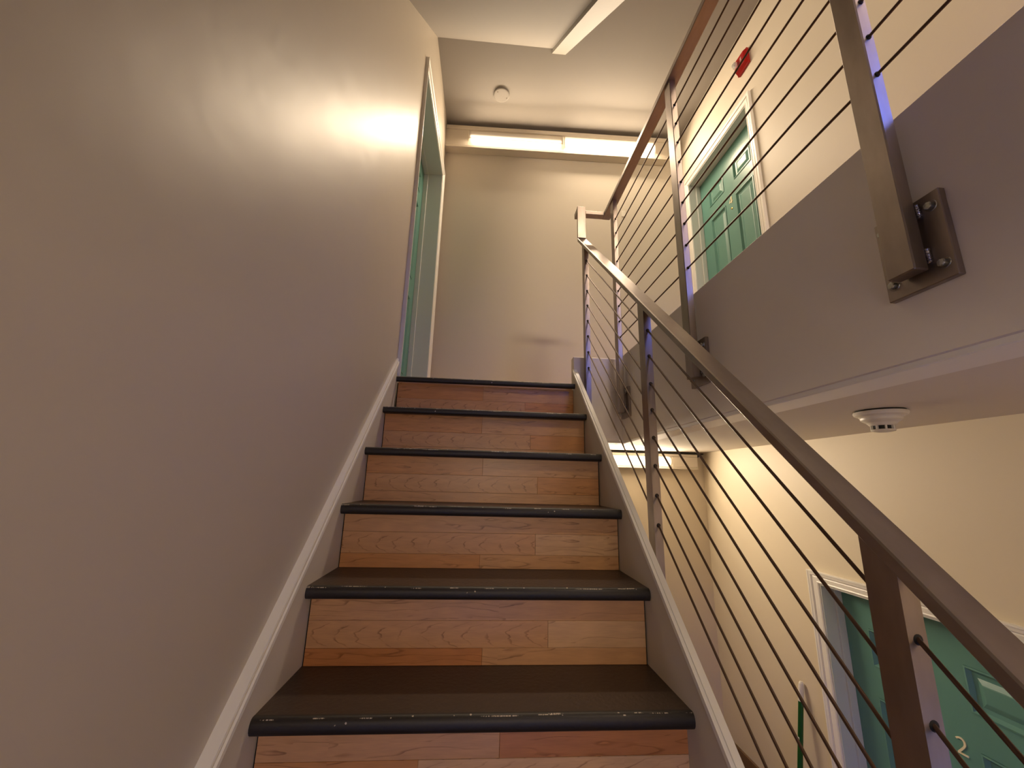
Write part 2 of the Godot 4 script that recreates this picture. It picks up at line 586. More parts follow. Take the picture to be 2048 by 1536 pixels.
func back_frame() -> Transform3D:
	return Transform3D(Basis(Vector3.UP, BACK_TURN), Vector3(0, 0, BACK_Z))


# ---------------------------------------------------------------- doors
# frame: local x along the wall, y up, z out of the wall towards the viewer; the opening is 0..w by 0..h; the door face lies at -recess
func door(called: String, label: String, t: Transform3D, w: float, h: float, recess: float, number: String, wide: float) -> void:
	var d := struct_root(called, label, "door", t)
	var prof := [Vector2(0, 0.0), Vector2(0, 0.008), Vector2(0.006, 0.011), Vector2(0.010, 0.009), Vector2(0.030, 0.012), Vector2(0.034, 0.010), Vector2(0.040, 0.016), Vector2(0.050, 0.018), Vector2(0.054, 0.020), Vector2(0.060, 0.020), Vector2(0.060, 0.0)]
	var st := begin()
	for k in prof.size() - 1:
		var a: Vector2 = prof[k]
		var b: Vector2 = prof[k + 1]
		var e := b - a
		var n2 := Vector2(-e.y, e.x)
		var c := func(q: Vector2, i: int) -> Vector3:
			var f := q.x * wide / 0.06 + 0.005
			return [Vector3(-f, 0, q.y), Vector3(-f, h + f, q.y), Vector3(w + f, h + f, q.y), Vector3(w + f, 0, q.y)][i]
		for s in 3:
			var side: Vector3 = [Vector3(-1, 0, 0), Vector3(0, 1, 0), Vector3(1, 0, 0)][s]
			poly(st, [c.call(a, s), c.call(b, s), c.call(b, s + 1), c.call(a, s + 1)], side * n2.x + Vector3(0, 0, n2.y))
	obj("casing", st, M.trim_white, d)
	st = begin()
	var r := recess + 0.05
	var jb := 0.002
	bx(st, Vector3(-0.02, 0.001, -r), Vector3(jb, h, 0.004))
	bx(st, Vector3(w - jb, 0.001, -r), Vector3(w + 0.02, h, 0.004))
	bx(st, Vector3(-0.02, h - jb, -r), Vector3(w + 0.02, h + 0.02, 0.004))
	obj("jamb", st, M.jamb_grey, d)
	st = begin()
	var sd := minf(0.036, recess * 0.5)
	bx(st, Vector3(0, 0, -recess), Vector3(0.012, h - 0.012, -recess + sd), 0.002)
	bx(st, Vector3(w - 0.012, 0, -recess), Vector3(w, h - 0.012, -recess + sd), 0.002)
	bx(st, Vector3(0, h - 0.012, -recess), Vector3(w, h, -recess + sd), 0.002)
	obj("stop", st, M.jamb_grey, d)
	# slab: stiles, mullion and rails; six sunk panels
	var x := [0.0, 0.126, w / 2 - 0.062, w / 2 + 0.062, w - 0.126, w]
	var y := [0.01, 0.22, 0.80, 0.95, 1.58, 1.70, 1.85, h]
	st = begin()
	var z0 := -recess - 0.04
	var z1 := -recess
	for k in [0, 2, 4]:
		bx(st, Vector3(x[k], y[0], z0), Vector3(x[k + 1], y[7], z1))
	for k in [0, 2, 4, 6]:
		bx(st, Vector3(x[1], y[k], z0), Vector3(x[2], y[k + 1], z1))
		bx(st, Vector3(x[3], y[k], z0), Vector3(x[4], y[k + 1], z1))
	var slab := obj("slab", st, M.door_green, d)
	for i in [1, 3]:
		for k in [1, 3, 5]:
			st = begin()
			var a := Vector2(x[i], y[k])
			var b := Vector2(x[i + 1], y[k + 1])
			var steps := [[0.0, 0.003], [0.006, 0.004], [0.010, -0.001], [0.016, -0.009], [0.030, -0.010], [0.046, -0.003], [0.050, -0.002]]
			for s in steps.size() - 1:
				var i0: float = steps[s][0]
				var d0: float = z1 + steps[s][1]
				var i1: float = steps[s + 1][0]
				var d1: float = z1 + steps[s + 1][1]
				var o := [Vector3(a.x + i0, a.y + i0, d0), Vector3(b.x - i0, a.y + i0, d0), Vector3(b.x - i0, b.y - i0, d0), Vector3(a.x + i0, b.y - i0, d0)]
				var q := [Vector3(a.x + i1, a.y + i1, d1), Vector3(b.x - i1, a.y + i1, d1), Vector3(b.x - i1, b.y - i1, d1), Vector3(a.x + i1, b.y - i1, d1)]
				var inward := [Vector3(0, 1, 0), Vector3(-1, 0, 0), Vector3(0, -1, 0), Vector3(1, 0, 0)]
				for f in 4:
					var nn: Vector3 = inward[f] * (d0 - d1) + Vector3(0, 0, i1 - i0)
					poly(st, [o[f], o[(f + 1) % 4], q[(f + 1) % 4], q[f]], nn)
			poly(st, [Vector3(a.x + 0.05, a.y + 0.05, z1 - 0.002), Vector3(b.x - 0.05, a.y + 0.05, z1 - 0.002), Vector3(b.x - 0.05, b.y - 0.05, z1 - 0.002), Vector3(a.x + 0.05, b.y - 0.05, z1 - 0.002)], Vector3.BACK)
			bx(st, Vector3(a.x, a.y, z0), Vector3(b.x, b.y, z1 - 0.013))
			obj("panel", st, M.door_green, d)
	st = begin()
	lathe(st, [Vector2(0, 0.058), Vector2(0.018, 0.056), Vector2(0.027, 0.046), Vector2(0.028, 0.036), Vector2(0.012, 0.022), Vector2(0.010, 0.008), Vector2(0.030, 0.006), Vector2(0.032, 0.0)], 20, Transform3D(Basis(Vector3.RIGHT, PI / 2), Vector3(0.065, 0.93, z1)))
	obj("knob", st, M.brass, slab)
	if number:
		var tm := TextMesh.new()
		tm.text = number
		var f := SystemFont.new()
		f.font_names = PackedStringArray(["Droid Sans"])
		tm.font = f
		tm.font_size = 64
		tm.pixel_size = 0.0012
		tm.depth = 0.003
		tm.material = M.number_gold
		var o := MeshInstance3D.new()
		o.name = "door_number"
		o.mesh = tm
		d.add_child(o, true)
		o.position = Vector3(w / 2 + 0.004, 1.568, z1 + 0.0015)
		st = begin()
		lathe(st, [Vector2(0, 0.004), Vector2(0.004, 0.004), Vector2(0.0075, 0.003), Vector2(0.008, 0.0)], 14, Transform3D(Basis(Vector3.RIGHT, PI / 2), Vector3(w / 2 + 0.006, 1.500, z1)))
		obj("peephole", st, M.brass, d)


func doors() -> void:
	# on the left wall, seen almost edge on: local x runs along the wall towards the back
	var lf := left_frame()
	door("door_1", "half hidden green door in a deep white frame at the top of the stairs", Transform3D(lf.basis * Basis(Vector3(0, 0, -1), Vector3(0, 1, 0), Vector3(1, 0, 0)), lf * Vector3(0, 0, -0.088)), 0.877, 1.985, 0.145, "", 0.052)
	# on the right wall: local x runs towards the viewer
	var rb := Basis(Vector3(0, 0, 1), Vector3(0, 1, 0), Vector3(-1, 0, 0))
	door("door_2", "green panelled door numbered 4 in the upper hall", Transform3D(rb, Vector3(WALL_R, 0, -0.886)), 0.76, 2.0, 0.09, "4", 0.057)
	door("door_3", "green panelled door numbered 2 in the lower hall", Transform3D(rb, Vector3(WALL_R, FLOOR_LOW, -0.053)), 0.866, 2.0, 0.09, "2", 0.054)


# ---------------------------------------------------------------- the stairs
func staircase() -> void:
	var s := thing("staircase", "flight of maple faced stairs with dark brown treads and cream sides", "stairs")
	# per step: height and front of the nosing, right end, thickness, as they are in the photo
	var sy := [0.0, -0.1885, -0.3791, -0.5723, -0.7643, -0.9594]
	var sz := [0.0022, 0.2068, 0.413, 0.609, 0.8071, 1.0041]
	var sx := [0.8868, 0.8877, 0.8892, 0.8938, 0.8957, 0.9033]
	var th := [0.026, 0.0265, 0.0275, 0.030, 0.031, 0.032]
	for k in range(6, 11):
		sy.append(-0.9594 - 0.193 * (k - 5))
		sz.append(1.0041 + 0.2 * (k - 5))
		sx.append(0.9033 + 0.003 * (k - 5))
		th.append(0.032)
	# rows from the top: [upper edge, lower edge, [[from, to, print, tone], ...]] as shares of the riser
	var rows := {
		0: [[0.0, 0.47, [[0.0, 0.48, 1, 2], [0.48, 1.0, 1, 0]]], [0.47, 0.93, [[0.0, 0.72, 0, 0], [0.72, 1.0, 1, 2]]], [0.93, 1.0, [[0.0, 1.0, 1, 1]]]],
		1: [[0.0, 0.45, [[0.0, 0.48, 1, 2], [0.48, 1.0, 1, 0]]], [0.45, 0.84, [[0.0, 0.725, 0, 0], [0.725, 1.0, 1, 2]]], [0.84, 1.0, [[0.0, 1.0, 1, 0]]]],
		2: [[0.0, 0.40, [[0.0, 0.49, 1, 2], [0.49, 1.0, 1, 0]]], [0.40, 0.78, [[0.0, 0.73, 0, 0], [0.73, 1.0, 1, 2]]], [0.78, 1.0, [[0.0, 1.0, 1, 0]]]],
		3: [[0.0, 0.34, [[0.0, 1.0, 1, 0]]], [0.34, 0.74, [[0.0, 0.69, 0, 0], [0.69, 1.0, 1, 1]]], [0.74, 1.0, [[0.0, 0.49, 1, 2], [0.49, 1.0, 1, 0]]]],
		4: [[0.0, 0.36, [[0.0, 1.0, 1, 0]]], [0.36, 0.755, [[0.0, 0.70, 0, 0], [0.70, 1.0, 1, 1]]], [0.755, 1.0, [[0.0, 0.505, 1, 3], [0.505, 1.0, 1, 0]]]],
		5: [[0.0, 0.39, [[0.0, 0.545, 1, 0], [0.545, 1.0, 1, 3]]], [0.39, 0.79, [[0.0, 0.36, 1, 2], [0.36, 1.0, 0, 1]]], [0.79, 1.0, [[0.0, 1.0, 1, 0]]]],
	}
	for i in sy.size():
		var y: float = sy[i]
		var z: float = sz[i]
		var xr: float = sx[i] + 0.003
		var t: float = th[i]
		if i > 0:
			var st := begin()
			bx(st, Vector3(-0.004, y - t, z - 0.262), Vector3(xr, y, z - t * 0.5))
			var tread := obj("tread", st, M.tread_brown, s)
			obj("nosing", bullnose(i, y, z, t, xr), M.nosing_shaded, tread)
		else:
			obj("nosing", bullnose(i, y, z, t, xr), M.nosing_shaded, s)
		var below: float = sy[i + 1] if i + 1 < sy.size() else y - 0.193
		var zr := z - 0.041
		var st2 := begin()
		bx(st2, Vector3(-0.004, below, zr - 0.02), Vector3(xr, y - t, zr - 0.004))
		var riser := obj("riser", st2, M.shadow_gap, s)
		var top := y - t + 0.0005
		var hgt := top - below
		for row in rows[mini(i, 5)]:
			for q in row[2]:
				var st3 := begin()
				var y1: float = top - row[0] * hgt
				var y0: float = top - row[1] * hgt + 0.0005
				var x0: float = q[0] * (xr - 0.004) + 0.0015
				var x1: float = q[1] * (xr - 0.004) + 0.001
				uv_by = Vector2(1.0 / 0.95, 1.0 / 0.070)
				uv_at = Vector2(0.37 * i if q[2] == 1 else 0.04 * i, top / 0.070 * 1.0 - row[0] * hgt / 0.070 + (0.31 * i if q[2] == 1 else 0.0))
				bx(st3, Vector3(x0, y0, zr - 0.006), Vector3(x1, y1, zr + (0.0004 if q[3] % 2 else 0.0)), 0.0005)
				obj("plank", st3, wood_of(q[2], q[3]), riser)
	uv_by = Vector2.ONE
	uv_at = Vector2.ZERO
	# left skirting board, with a flat top and a bead along its edge
	var zb := 2.7
	var k := -0.938
	var c := 0.0755
	var st := begin()
	prism(st, PackedVector2Array([Vector2(-0.005, c), Vector2(zb, c + k * zb), Vector2(zb, c + k * zb - 0.42), Vector2(-0.005, c - 0.42)]), Vector3(-0.065, 0, 0), Vector3(0, 0, 1), Vector3(0, 1, 0), Vector3(1, 0, 0), 0.0, 0.063)
	var sk := obj("skirt_board", st, M.wall_paint_flat, s)
	st = begin()
	prism(st, PackedVector2Array([Vector2(-0.018, c + 0.020), Vector2(zb, c + 0.005 + k * zb), Vector2(zb, c - 0.009 + k * zb), Vector2(-0.018, c + 0.006)]), Vector3(-0.065, 0, 0), Vector3(0, 0, 1), Vector3(0, 1, 0), Vector3(1, 0, 0), 0.0, 0.062)
	prism(st, PackedVector2Array([Vector2(-0.012, c + 0.001), Vector2(zb, c - 0.004 + k * zb), Vector2(zb, c - 0.018 + k * zb), Vector2(-0.012, c - 0.012)]), Vector3(-0.065, 0, 0), Vector3(0, 0, 1), Vector3(0, 1, 0), Vector3(1, 0, 0), 0.0, 0.068)
	obj("cap_moulding", st, M.trim_white, sk)
	# right stringer, drifting 15 mm outwards on its way down
	k = -0.908
	c = 0.0434
	var eu := Vector3(0.015, 0, 1)
	st = begin()
	prism(st, PackedVector2Array([Vector2(-0.06, c + 0.05), Vector2(zb, c - 0.012 + k * zb), Vector2(zb, c + k * zb - 0.40), Vector2(-0.06, c - 0.42)]), Vector3(0.888, 0, 0), eu, Vector3(0, 1, 0), Vector3(1, 0, 0), 0.0, 0.019)
	var sg := obj("stringer", st, M.wall_paint_flat, s)
	st = begin()
	prism(st, PackedVector2Array([Vector2(-0.04, c + 0.041), Vector2(zb, c + 0.005 + k * zb), Vector2(zb, c - 0.012 + k * zb), Vector2(-0.04, c + 0.02)]), Vector3(0.888, 0, 0), eu, Vector3(0, 1, 0), Vector3(1, 0, 0), 0.005, 0.0205)
	prism(st, PackedVector2Array([Vector2(-0.04, c + 0.036), Vector2(zb, c + k * zb), Vector2(zb, c - 0.015 + k * zb), Vector2(-0.04, c + 0.02)]), Vector3(0.888, 0, 0), eu, Vector3(0, 1, 0), Vector3(1, 0, 0), -0.003, 0.005)
	obj("cap_moulding", st, M.trim_white, sg)
	# plaster under the flight
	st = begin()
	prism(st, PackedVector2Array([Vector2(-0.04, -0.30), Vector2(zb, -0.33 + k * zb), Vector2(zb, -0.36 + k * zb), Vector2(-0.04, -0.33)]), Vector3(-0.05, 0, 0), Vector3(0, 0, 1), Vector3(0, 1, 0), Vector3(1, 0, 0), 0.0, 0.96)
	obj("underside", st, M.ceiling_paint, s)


func bullnose(i: int, y: float, z: float, t: float, xr: float) -> SurfaceTool:
	var st := begin()
	var r := t / 2.0
	var pts := [Vector2(z - r * 1.15, y + 0.0002), Vector2(z - r * 0.8, y + 0.0003)]
	for k in 9:
		var a := PI / 2 - PI * k / 8.0
		pts.append(Vector2(z - r * 0.75 + r * 0.75 * cos(a), y - r + (r + 0.0003) * sin(a)))
	pts.append(Vector2(z - r * 1.15, y - t - 0.0003))
	var run := 0.0
	var x0 := -0.003
	for k in pts.size() - 1:
		var a: Vector2 = pts[k]
		var b: Vector2 = pts[k + 1]
		var l := (b - a).length()
		var na := nose_normal(pts, k)
		var nb := nose_normal(pts, k + 1)
		var q := [Vector3(x0, a.y, a.x), Vector3(xr, a.y, a.x), Vector3(xr, b.y, b.x), Vector3(x0, b.y, b.x)]
		var v0 := run / 0.1
		var v1 := (run + l) / 0.1
		var u0 := 0.137 * i
		var u1 := u0 + 0.5
		var uv := [Vector2(u0, v0), Vector2(u1, v0), Vector2(u1, v1), Vector2(u0, v1)]
		var n := [na, na, nb, nb]
		var hint: Vector3 = na + nb
		var g: Vector3 = (q[1] - q[0]).cross(q[2] - q[0])
		for j in ([0, 2, 1, 0, 3, 2] if g.dot(hint) > 0.0 else [0, 1, 2, 0, 2, 3]):
			st.set_normal(n[j])
			st.set_uv(uv[j])
			st.add_vertex(q[j])
		run += l
	for x in [x0, xr]:
		var ring := pts.map(func(p): return Vector3(x, p.y, p.x))
		uv_by = Vector2(0.0, 0.0)
		uv_at = Vector2(0.5, 0.95)
		poly(st, ring, Vector3(signf(x - 0.4), 0, 0))
		uv_by = Vector2.ONE
		uv_at = Vector2.ZERO
	return st


func nose_normal(pts: Array, k: int) -> Vector3:
	if k <= 1:
		return Vector3.UP
	if k >= pts.size() - 2:
		return Vector3.DOWN
	var d: Vector2 = pts[k + 1] - pts[k - 1]
	return Vector3(0, d.x, -d.y).normalized() if d.x > 0 or d.y < 0 else Vector3(0, d.x, -d.y).normalized()


# ---------------------------------------------------------------- railings
const POST_D := 0.045

func cable_on(parent: Node3D, a: Vector3, b: Vector3) -> void:
	var st := begin()
	rod(st, a, b, 0.0028, 10)
	obj("cable", st, M.cable_steel, parent)


func grommets(post: Node3D, places: Array, depth: float, r := 0.0062, high := 0.0005) -> void:
	var st := begin()
	lathe(st, [Vector2(0, high), Vector2(r * 0.6, high), Vector2(r, high * 0.4), Vector2(r, -0.001)], 14)
	st.index()
	var m := st.commit()
	m.surface_set_material(0, M.black_rubber)
	for p in places:
		for s in [0.0, -depth]:
			var g := MeshInstance3D.new()
			g.name = "grommet"
			g.mesh = m
			post.add_child(g, true)
			g.transform = Transform3D(Basis(Vector3.RIGHT, PI / 2 if s == 0.0 else -PI / 2), p + Vector3(0, 0, s))


func stair_railing() -> void:
	var r := thing("stair_railing", "sloping steel stair railing with cables, running down to the near right", "railing")
	var x0 := 0.93
	var x1 := 0.979
	var c := 0.812
	var st := begin()
	var zt := -0.08
	var ze := 2.25
	var hv := 0.0255
	# handrail: a flat tube with eased edges
	var ch := 0.0022
	var sec := PackedVector2Array([Vector2(x0 + ch, 0), Vector2(x1 - ch, 0), Vector2(x1, -ch * 1.4), Vector2(x1, -hv + ch * 1.4), Vector2(x1 - ch, -hv), Vector2(x0 + ch, -hv), Vector2(x0, -hv + ch * 1.4), Vector2(x0, -ch * 1.4)])
	prism(st, sec, Vector3(0, c, 0), Vector3.RIGHT, Vector3.UP, Vector3(0, SLOPE, 1), zt, ze)
	obj("handrail", st, M.steel_rail, r)
	st = begin()
	bx(st, Vector3(x0, c - SLOPE * 0.08 - 0.004, -0.084), Vector3(x1, 1.09, -0.070), 0.0015)
	obj("newel", st, M.steel_upright, r)
	st = begin()
	bx(st, Vector3(x0, 1.058, -0.15), Vector3(x1, 1.0895, -0.085), 0.0015)
	obj("newel_cap", st, M.steel_upright, r)
	var offs := [0.70, 0.612, 0.520, 0.436, 0.349, 0.264, 0.177, 0.093]
	var fronts := [0.012, 0.752, 1.467, 2.18]
	for f in fronts:
		var zm: float = f - POST_D / 2
		var top := c - hv + SLOPE * zm
		var bot := 0.0434 - 0.908 * zm - 0.26
		st = begin()
		# the head is cut to the slope of the rail
		prism(st, PackedVector2Array([Vector2(f, bot), Vector2(f, c - hv + SLOPE * f + 0.002), Vector2(f - POST_D, c - hv + SLOPE * (f - POST_D) + 0.002), Vector2(f - POST_D, bot)]), Vector3(0.9435, 0, 0), Vector3.BACK, Vector3.UP, Vector3.RIGHT, 0.0, 0.0245)
		var p := obj("post", st, M.steel_upright, r)
		var holes := []
		for o in offs:
			holes.append(Vector3(0.956, o - 0.928 * f, f))
		grommets(p, holes, POST_D)
		st = begin()
		bx(st, Vector3(0.907 + 0.015 * zm, bot - 0.02, zm - 0.05), Vector3(0.9435, bot + 0.12, zm + 0.05), 0.001)
		obj("mounting_plate", st, M.steel_upright, p)
	for o in offs:
		cable_on(r, Vector3(0.956, o - 0.928 * 0.0, 0.0), Vector3(0.956, o - 0.928 * 2.2, 2.2))


func hall_railing() -> void:
	var r := thing("hall_railing", "level steel cable railing along the upper hall edge, top right", "railing")
	var x0 := 1.09
	var x1 := 1.137
	var st := begin()
	# level top rail
	bx(st, Vector3(x0, 1.045, -0.118), Vector3(x1, 1.0685, 2.45), 0.002)
	obj("top_rail", st, M.steel_rail, r)
	st = begin()
	bx(st, Vector3(0.979, 1.045, -0.116), Vector3(x0, 1.0685, -0.074), 0.002)
	obj("return_rail", st, M.steel_upright, r)
	var heights := [0.925, 0.839, 0.753, 0.667, 0.581, 0.495, 0.409, 0.3235, 0.237]
	for f in [0.060, 0.757, 1.440, 2.12]:
		var zm: float = f - POST_D / 2
		st = begin()
		bx(st, Vector3(1.0965, -0.149, f - POST_D), Vector3(1.121, 1.046, f), 0.002)
		var p := obj("post", st, M.steel_upright, r)
		var holes := []
		for h in heights:
			holes.append(Vector3(1.1088, h, f))
		grommets(p, holes, POST_D, 0.0050, 0.0035)
		st = begin()
		bx(st, Vector3(1.128, -0.172, zm - 0.0535), Vector3(1.140, -0.022, zm + 0.0535), 0.0012)
		var plate := obj("base_plate", st, M.steel_upright, r)
		for b in [[0.039, -0.046], [0.039, -0.146], [-0.039, -0.046], [-0.039, -0.146]]:
			st = begin()
			lathe(st, [Vector2(0, 0.0085), Vector2(0.0052, 0.0083), Vector2(0.0066, 0.007), Vector2(0.0066, 0.0)], 6, Transform3D(Basis(Vector3.BACK, PI / 2), Vector3(1.128, b[1], zm + b[0])))
			lathe(st, [Vector2(0.0085, 0.0012), Vector2(0.009, 0.0)], 16, Transform3D(Basis(Vector3.BACK, PI / 2), Vector3(1.128, b[1], zm + b[0])))
			obj("bolt", st, M.zinc, plate)
		for y in [-0.045, -0.125]:
			for s in [0.5, -0.5]:
				st = begin()
				var wp := [Vector2(0, 0.013)]
				for k in 25:
					wp.append(Vector2(0.0028 + 0.0014 * absf(sin(k * PI / 4.0)) + 0.0004 * sin(k * 1.7), 0.0125 - k * 0.00105))
				wp.append(Vector2(0, -0.0135))
				lathe(st, wp, 12, Transform3D(Basis(Vector3.BACK, 0.06), Vector3(1.1243, y, zm + s * POST_D)))
				obj("weld", st, M.weld_bead, plate)
		st = begin()
		bx(st, Vector3(1.118, -0.145, zm - 0.016), Vector3(1.13, -0.03, zm + 0.016))
		obj("weld_block", st, M.steel_upright, plate)
	for h in heights:
		cable_on(r, Vector3(1.1088, h, 0.03), Vector3(1.1088, h, 2.12))


# ---------------------------------------------------------------- strip lights
func glow_texture(core: float, full: float, gain: float) -> ImageTexture:
	# what a lit diffuser gives off: bright along the tube, less towards its edges and ends
	var im := Image.create(512, 64, false, Image.FORMAT_RGB8)
	for y in 64:
		for x in 512:
			var u := x / 511.0
			var v := absf(y / 63.0 - 0.47) * 2.0
			var ends := smoothstep(0.0, 0.035, u) * smoothstep(0.0, 0.035, 1.0 - u)
			var g := gain * (exp(-pow(v / core, 2.0)) + full * exp(-pow(v / 0.9, 4.0))) * ends
			g = clampf(g, 0.0, 1.0)
			im.set_pixel(x, y, Color(g, g, g).linear_to_srgb())
	return ImageTexture.create_from_image(im)


func lens_material(called: String, tex: Texture2D, c: Color, energy: float) -> StandardMaterial3D:
	var m := mat(called, Color(0.80, 0.75, 0.66), 0.4)
	m.emission_enabled = true
	m.emission_operator = BaseMaterial3D.EMISSION_OP_MULTIPLY
	m.emission = c
	m.emission_texture = tex
	m.emission_energy_multiplier = energy
	return m


# one lit diffuser length in the frame of its fixture, and the lamp that shines from it
func lens(parent: Node3D, called: String, x0: float, x1: float, y0: float, y1: float, z: float, m: Material, c: Color, energy: float, lamp_h: float, tilt := 0.85) -> void:
	var st := begin()
	var n := 8
	for k in n:
		var a0 := -1.0 + 2.0 * k / n
		var a1 := -1.0 + 2.0 * (k + 1) / n
		var bul := func(a: float) -> float: return z + 0.012 * (1.0 - a * a)
		var ya := lerpf(y0, y1, (a0 + 1) / 2)
		var yb := lerpf(y0, y1, (a1 + 1) / 2)
		var q := [Vector3(x0, ya, bul.call(a0)), Vector3(x1, ya, bul.call(a0)), Vector3(x1, yb, bul.call(a1)), Vector3(x0, yb, bul.call(a1))]
		var va := 1.0 - (a0 + 1) / 2
		var vb := 1.0 - (a1 + 1) / 2
		var uv := [Vector2(0, va), Vector2(1, va), Vector2(1, vb), Vector2(0, vb)]
		var nn := Vector3(0, 0.02 * (a0 + a1), 1).normalized()
		for j in [0, 2, 1, 0, 3, 2]:
			st.set_normal(nn)
			st.set_uv(uv[j])
			st.add_vertex(q[j])
	bx(st, Vector3(x0, y0, z - 0.004), Vector3(x1, y1, z - 0.001))
	obj(called, st, m, parent)
	# the prisms in the diffuser throw most of the light forwards and down, the rest spills straight out
	for k in 2:
		var l := AreaLight3D.new()
		l.name = "lamp"
		l.area_size = Vector2((x1 - x0) * 0.94, lamp_h)
		l.light_color = c
		l.light_energy = energy * (0.84 if k == 0 else 0.16)
		l.area_range = 9.0
		l.area_attenuation = 2.0
		l.shadow_enabled = true
		parent.add_child(l, true)
		var t := tilt if k == 0 else 0.0
		l.position = Vector3((x0 + x1) / 2, (y0 + y1) / 2 + 0.002, z + 0.0135 + 0.001 * k + lamp_h / 2 * sin(absf(t)))
		l.rotation = Vector3(-t, PI, 0)


func strip_housing(parent: Node3D, x0: float, x1: float, y0: float, y1: float, dep: float, lip: float) -> void:
	var st := begin()
	bx(st, Vector3(x0, y0, 0), Vector3(x1, y1, dep - 0.012), 0.002)
	bx(st, Vector3(x0, y1 - lip * 1.3, dep - 0.012), Vector3(x1, y1, dep + 0.003), 0.003)
	bx(st, Vector3(x0, y0, dep - 0.012), Vector3(x1, y0 + lip * 0.55, dep + 0.004), 0.002)
	bx(st, Vector3(x0, y0 + lip * 0.62, dep - 0.012), Vector3(x1, y0 + lip * 1.15, dep + 0.001), 0.002)
	obj("housing", st, M.housing_cream, parent)


func fixtures() -> void:
	# over the landing, along the top of the back wall
	var u := thing("strip_light", "long strip light with two lit tubes along the top of the landing wall", "light", Vector3(0, 0, BACK_Z), BACK_TURN)
	var y0 := 2.318
	var y1 := 2.545
	var dep := 0.075
	strip_housing(u, 0.004, 1.98, y0, y1, dep, 0.03)
	var a := y0 + 0.036
	var b := y1 - 0.04
	lens(u, "diffuser", 0.205, 1.035, a, b, dep - 0.010, lens_material("diffuser_dim", glow_texture(0.22, 0.07, 1.0), WARM, 2.2), WARM, UPPER_LIGHT_DIM, 0.04)
	lens(u, "diffuser", 1.04, 1.875, a, b, dep - 0.010, lens_material("diffuser_bright", glow_texture(0.6, 0.30, 1.2), WARM, 2.4), WARM, UPPER_LIGHT, 0.13)
	var st := begin()
	bx(st, Vector3(0.004, a, dep - 0.012), Vector3(0.204, b, dep - 0.004), 0.001)
	obj("unlit_end", st, M.housing_cream, u)
	st = begin()
	bx(st, Vector3(1.876, a, dep - 0.012), Vector3(1.98, b, dep - 0.004), 0.001)
	obj("unlit_end", st, M.housing_cream, u)
	# under the landing, along the top of the lower back wall
	var l := thing("strip_light", "strip light under the landing, glowing behind the stair cables", "light", Vector3(0, 0, BACK_Z), BACK_TURN)
	y0 = -0.372
	y1 = -0.262
	dep = 0.062
	strip_housing(l, 0.4, 2.03, y0, y1, dep, 0.015)
	a = y0 + 0.018
	b = y1 - 0.02
	lens(l, "diffuser", 0.60, 1.84, a, b, dep - 0.010, lens_material("diffuser_low", glow_texture(0.8, 0.5, 1.4), WARM_LOW, 3.0), WARM_LOW, LOWER_LIGHT, 0.06, 0.3)
	st = begin()
	bx(st, Vector3(1.841, a, dep - 0.012), Vector3(2.03, b, dep - 0.003), 0.001)
	obj("unlit_end", st, M.housing_cream, l)
	st = begin()
	bx(st, Vector3(0.4, a, dep - 0.012), Vector3(0.599, b, dep - 0.003), 0.001)
	obj("unlit_end", st, M.housing_cream, l)
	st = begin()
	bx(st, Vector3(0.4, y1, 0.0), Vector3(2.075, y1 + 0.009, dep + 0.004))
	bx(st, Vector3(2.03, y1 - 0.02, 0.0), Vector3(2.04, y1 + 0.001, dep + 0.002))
	obj("shade_strip", st, M.shadow_gap, l)  # dark strip standing in for the shadow line above the housing
	# at the far end of the hall, behind the viewer; it is what the railing's steel mirrors
	var f := thing("strip_light", "strip light on the front wall of the upper hall, behind the viewer", "light", Vector3(2.1, 0, FRONT_Z), PI)
	strip_housing(f, 0.05, 1.15, 2.35, 2.56, 0.075, 0.03)
	lens(f, "diffuser", 0.12, 1.08, 2.386, 2.52, 0.065, M.diffuser_bright, WARM, FRONT_LIGHT, 0.12, 0.8)
	# unseen fill light, added over the entrance window to brighten the stairs
	var e := thing("strip_light", "added fill light over the entrance window at the foot of the stairs", "light", Vector3(0.98, 0, FRONT_Z), PI)
	strip_housing(e, 0.0, 0.9, -0.47, -0.29, 0.075, 0.02)
	lens(e, "diffuser", 0.04, 0.86, -0.44, -0.32, 0.065, M.diffuser_bright, WARM, FOOT_FILL, 0.10, 0.3)
	# unseen fill light, added under the lower hall ceiling to brighten the hall
	var g := Node3D.new()
	g.name = numbered("strip_light", self)
	add_child(g)
	tag(g, "added fill light under the lower hall ceiling, beside the viewer", "light")
	g.transform = Transform3D(Basis(Vector3(0, 0, 1), Vector3(-1, 0, 0), Vector3(0, -1, 0)), Vector3(1.88, CEIL_LOW, 1.65))
	strip_housing(g, 0.0, 1.1, -0.09, 0.09, 0.075, 0.02)
	lens(g, "diffuser", 0.05, 1.05, -0.062, 0.058, 0.066, M.diffuser_bright, WARM, ENTRY_FILL, 0.10, 0.75)


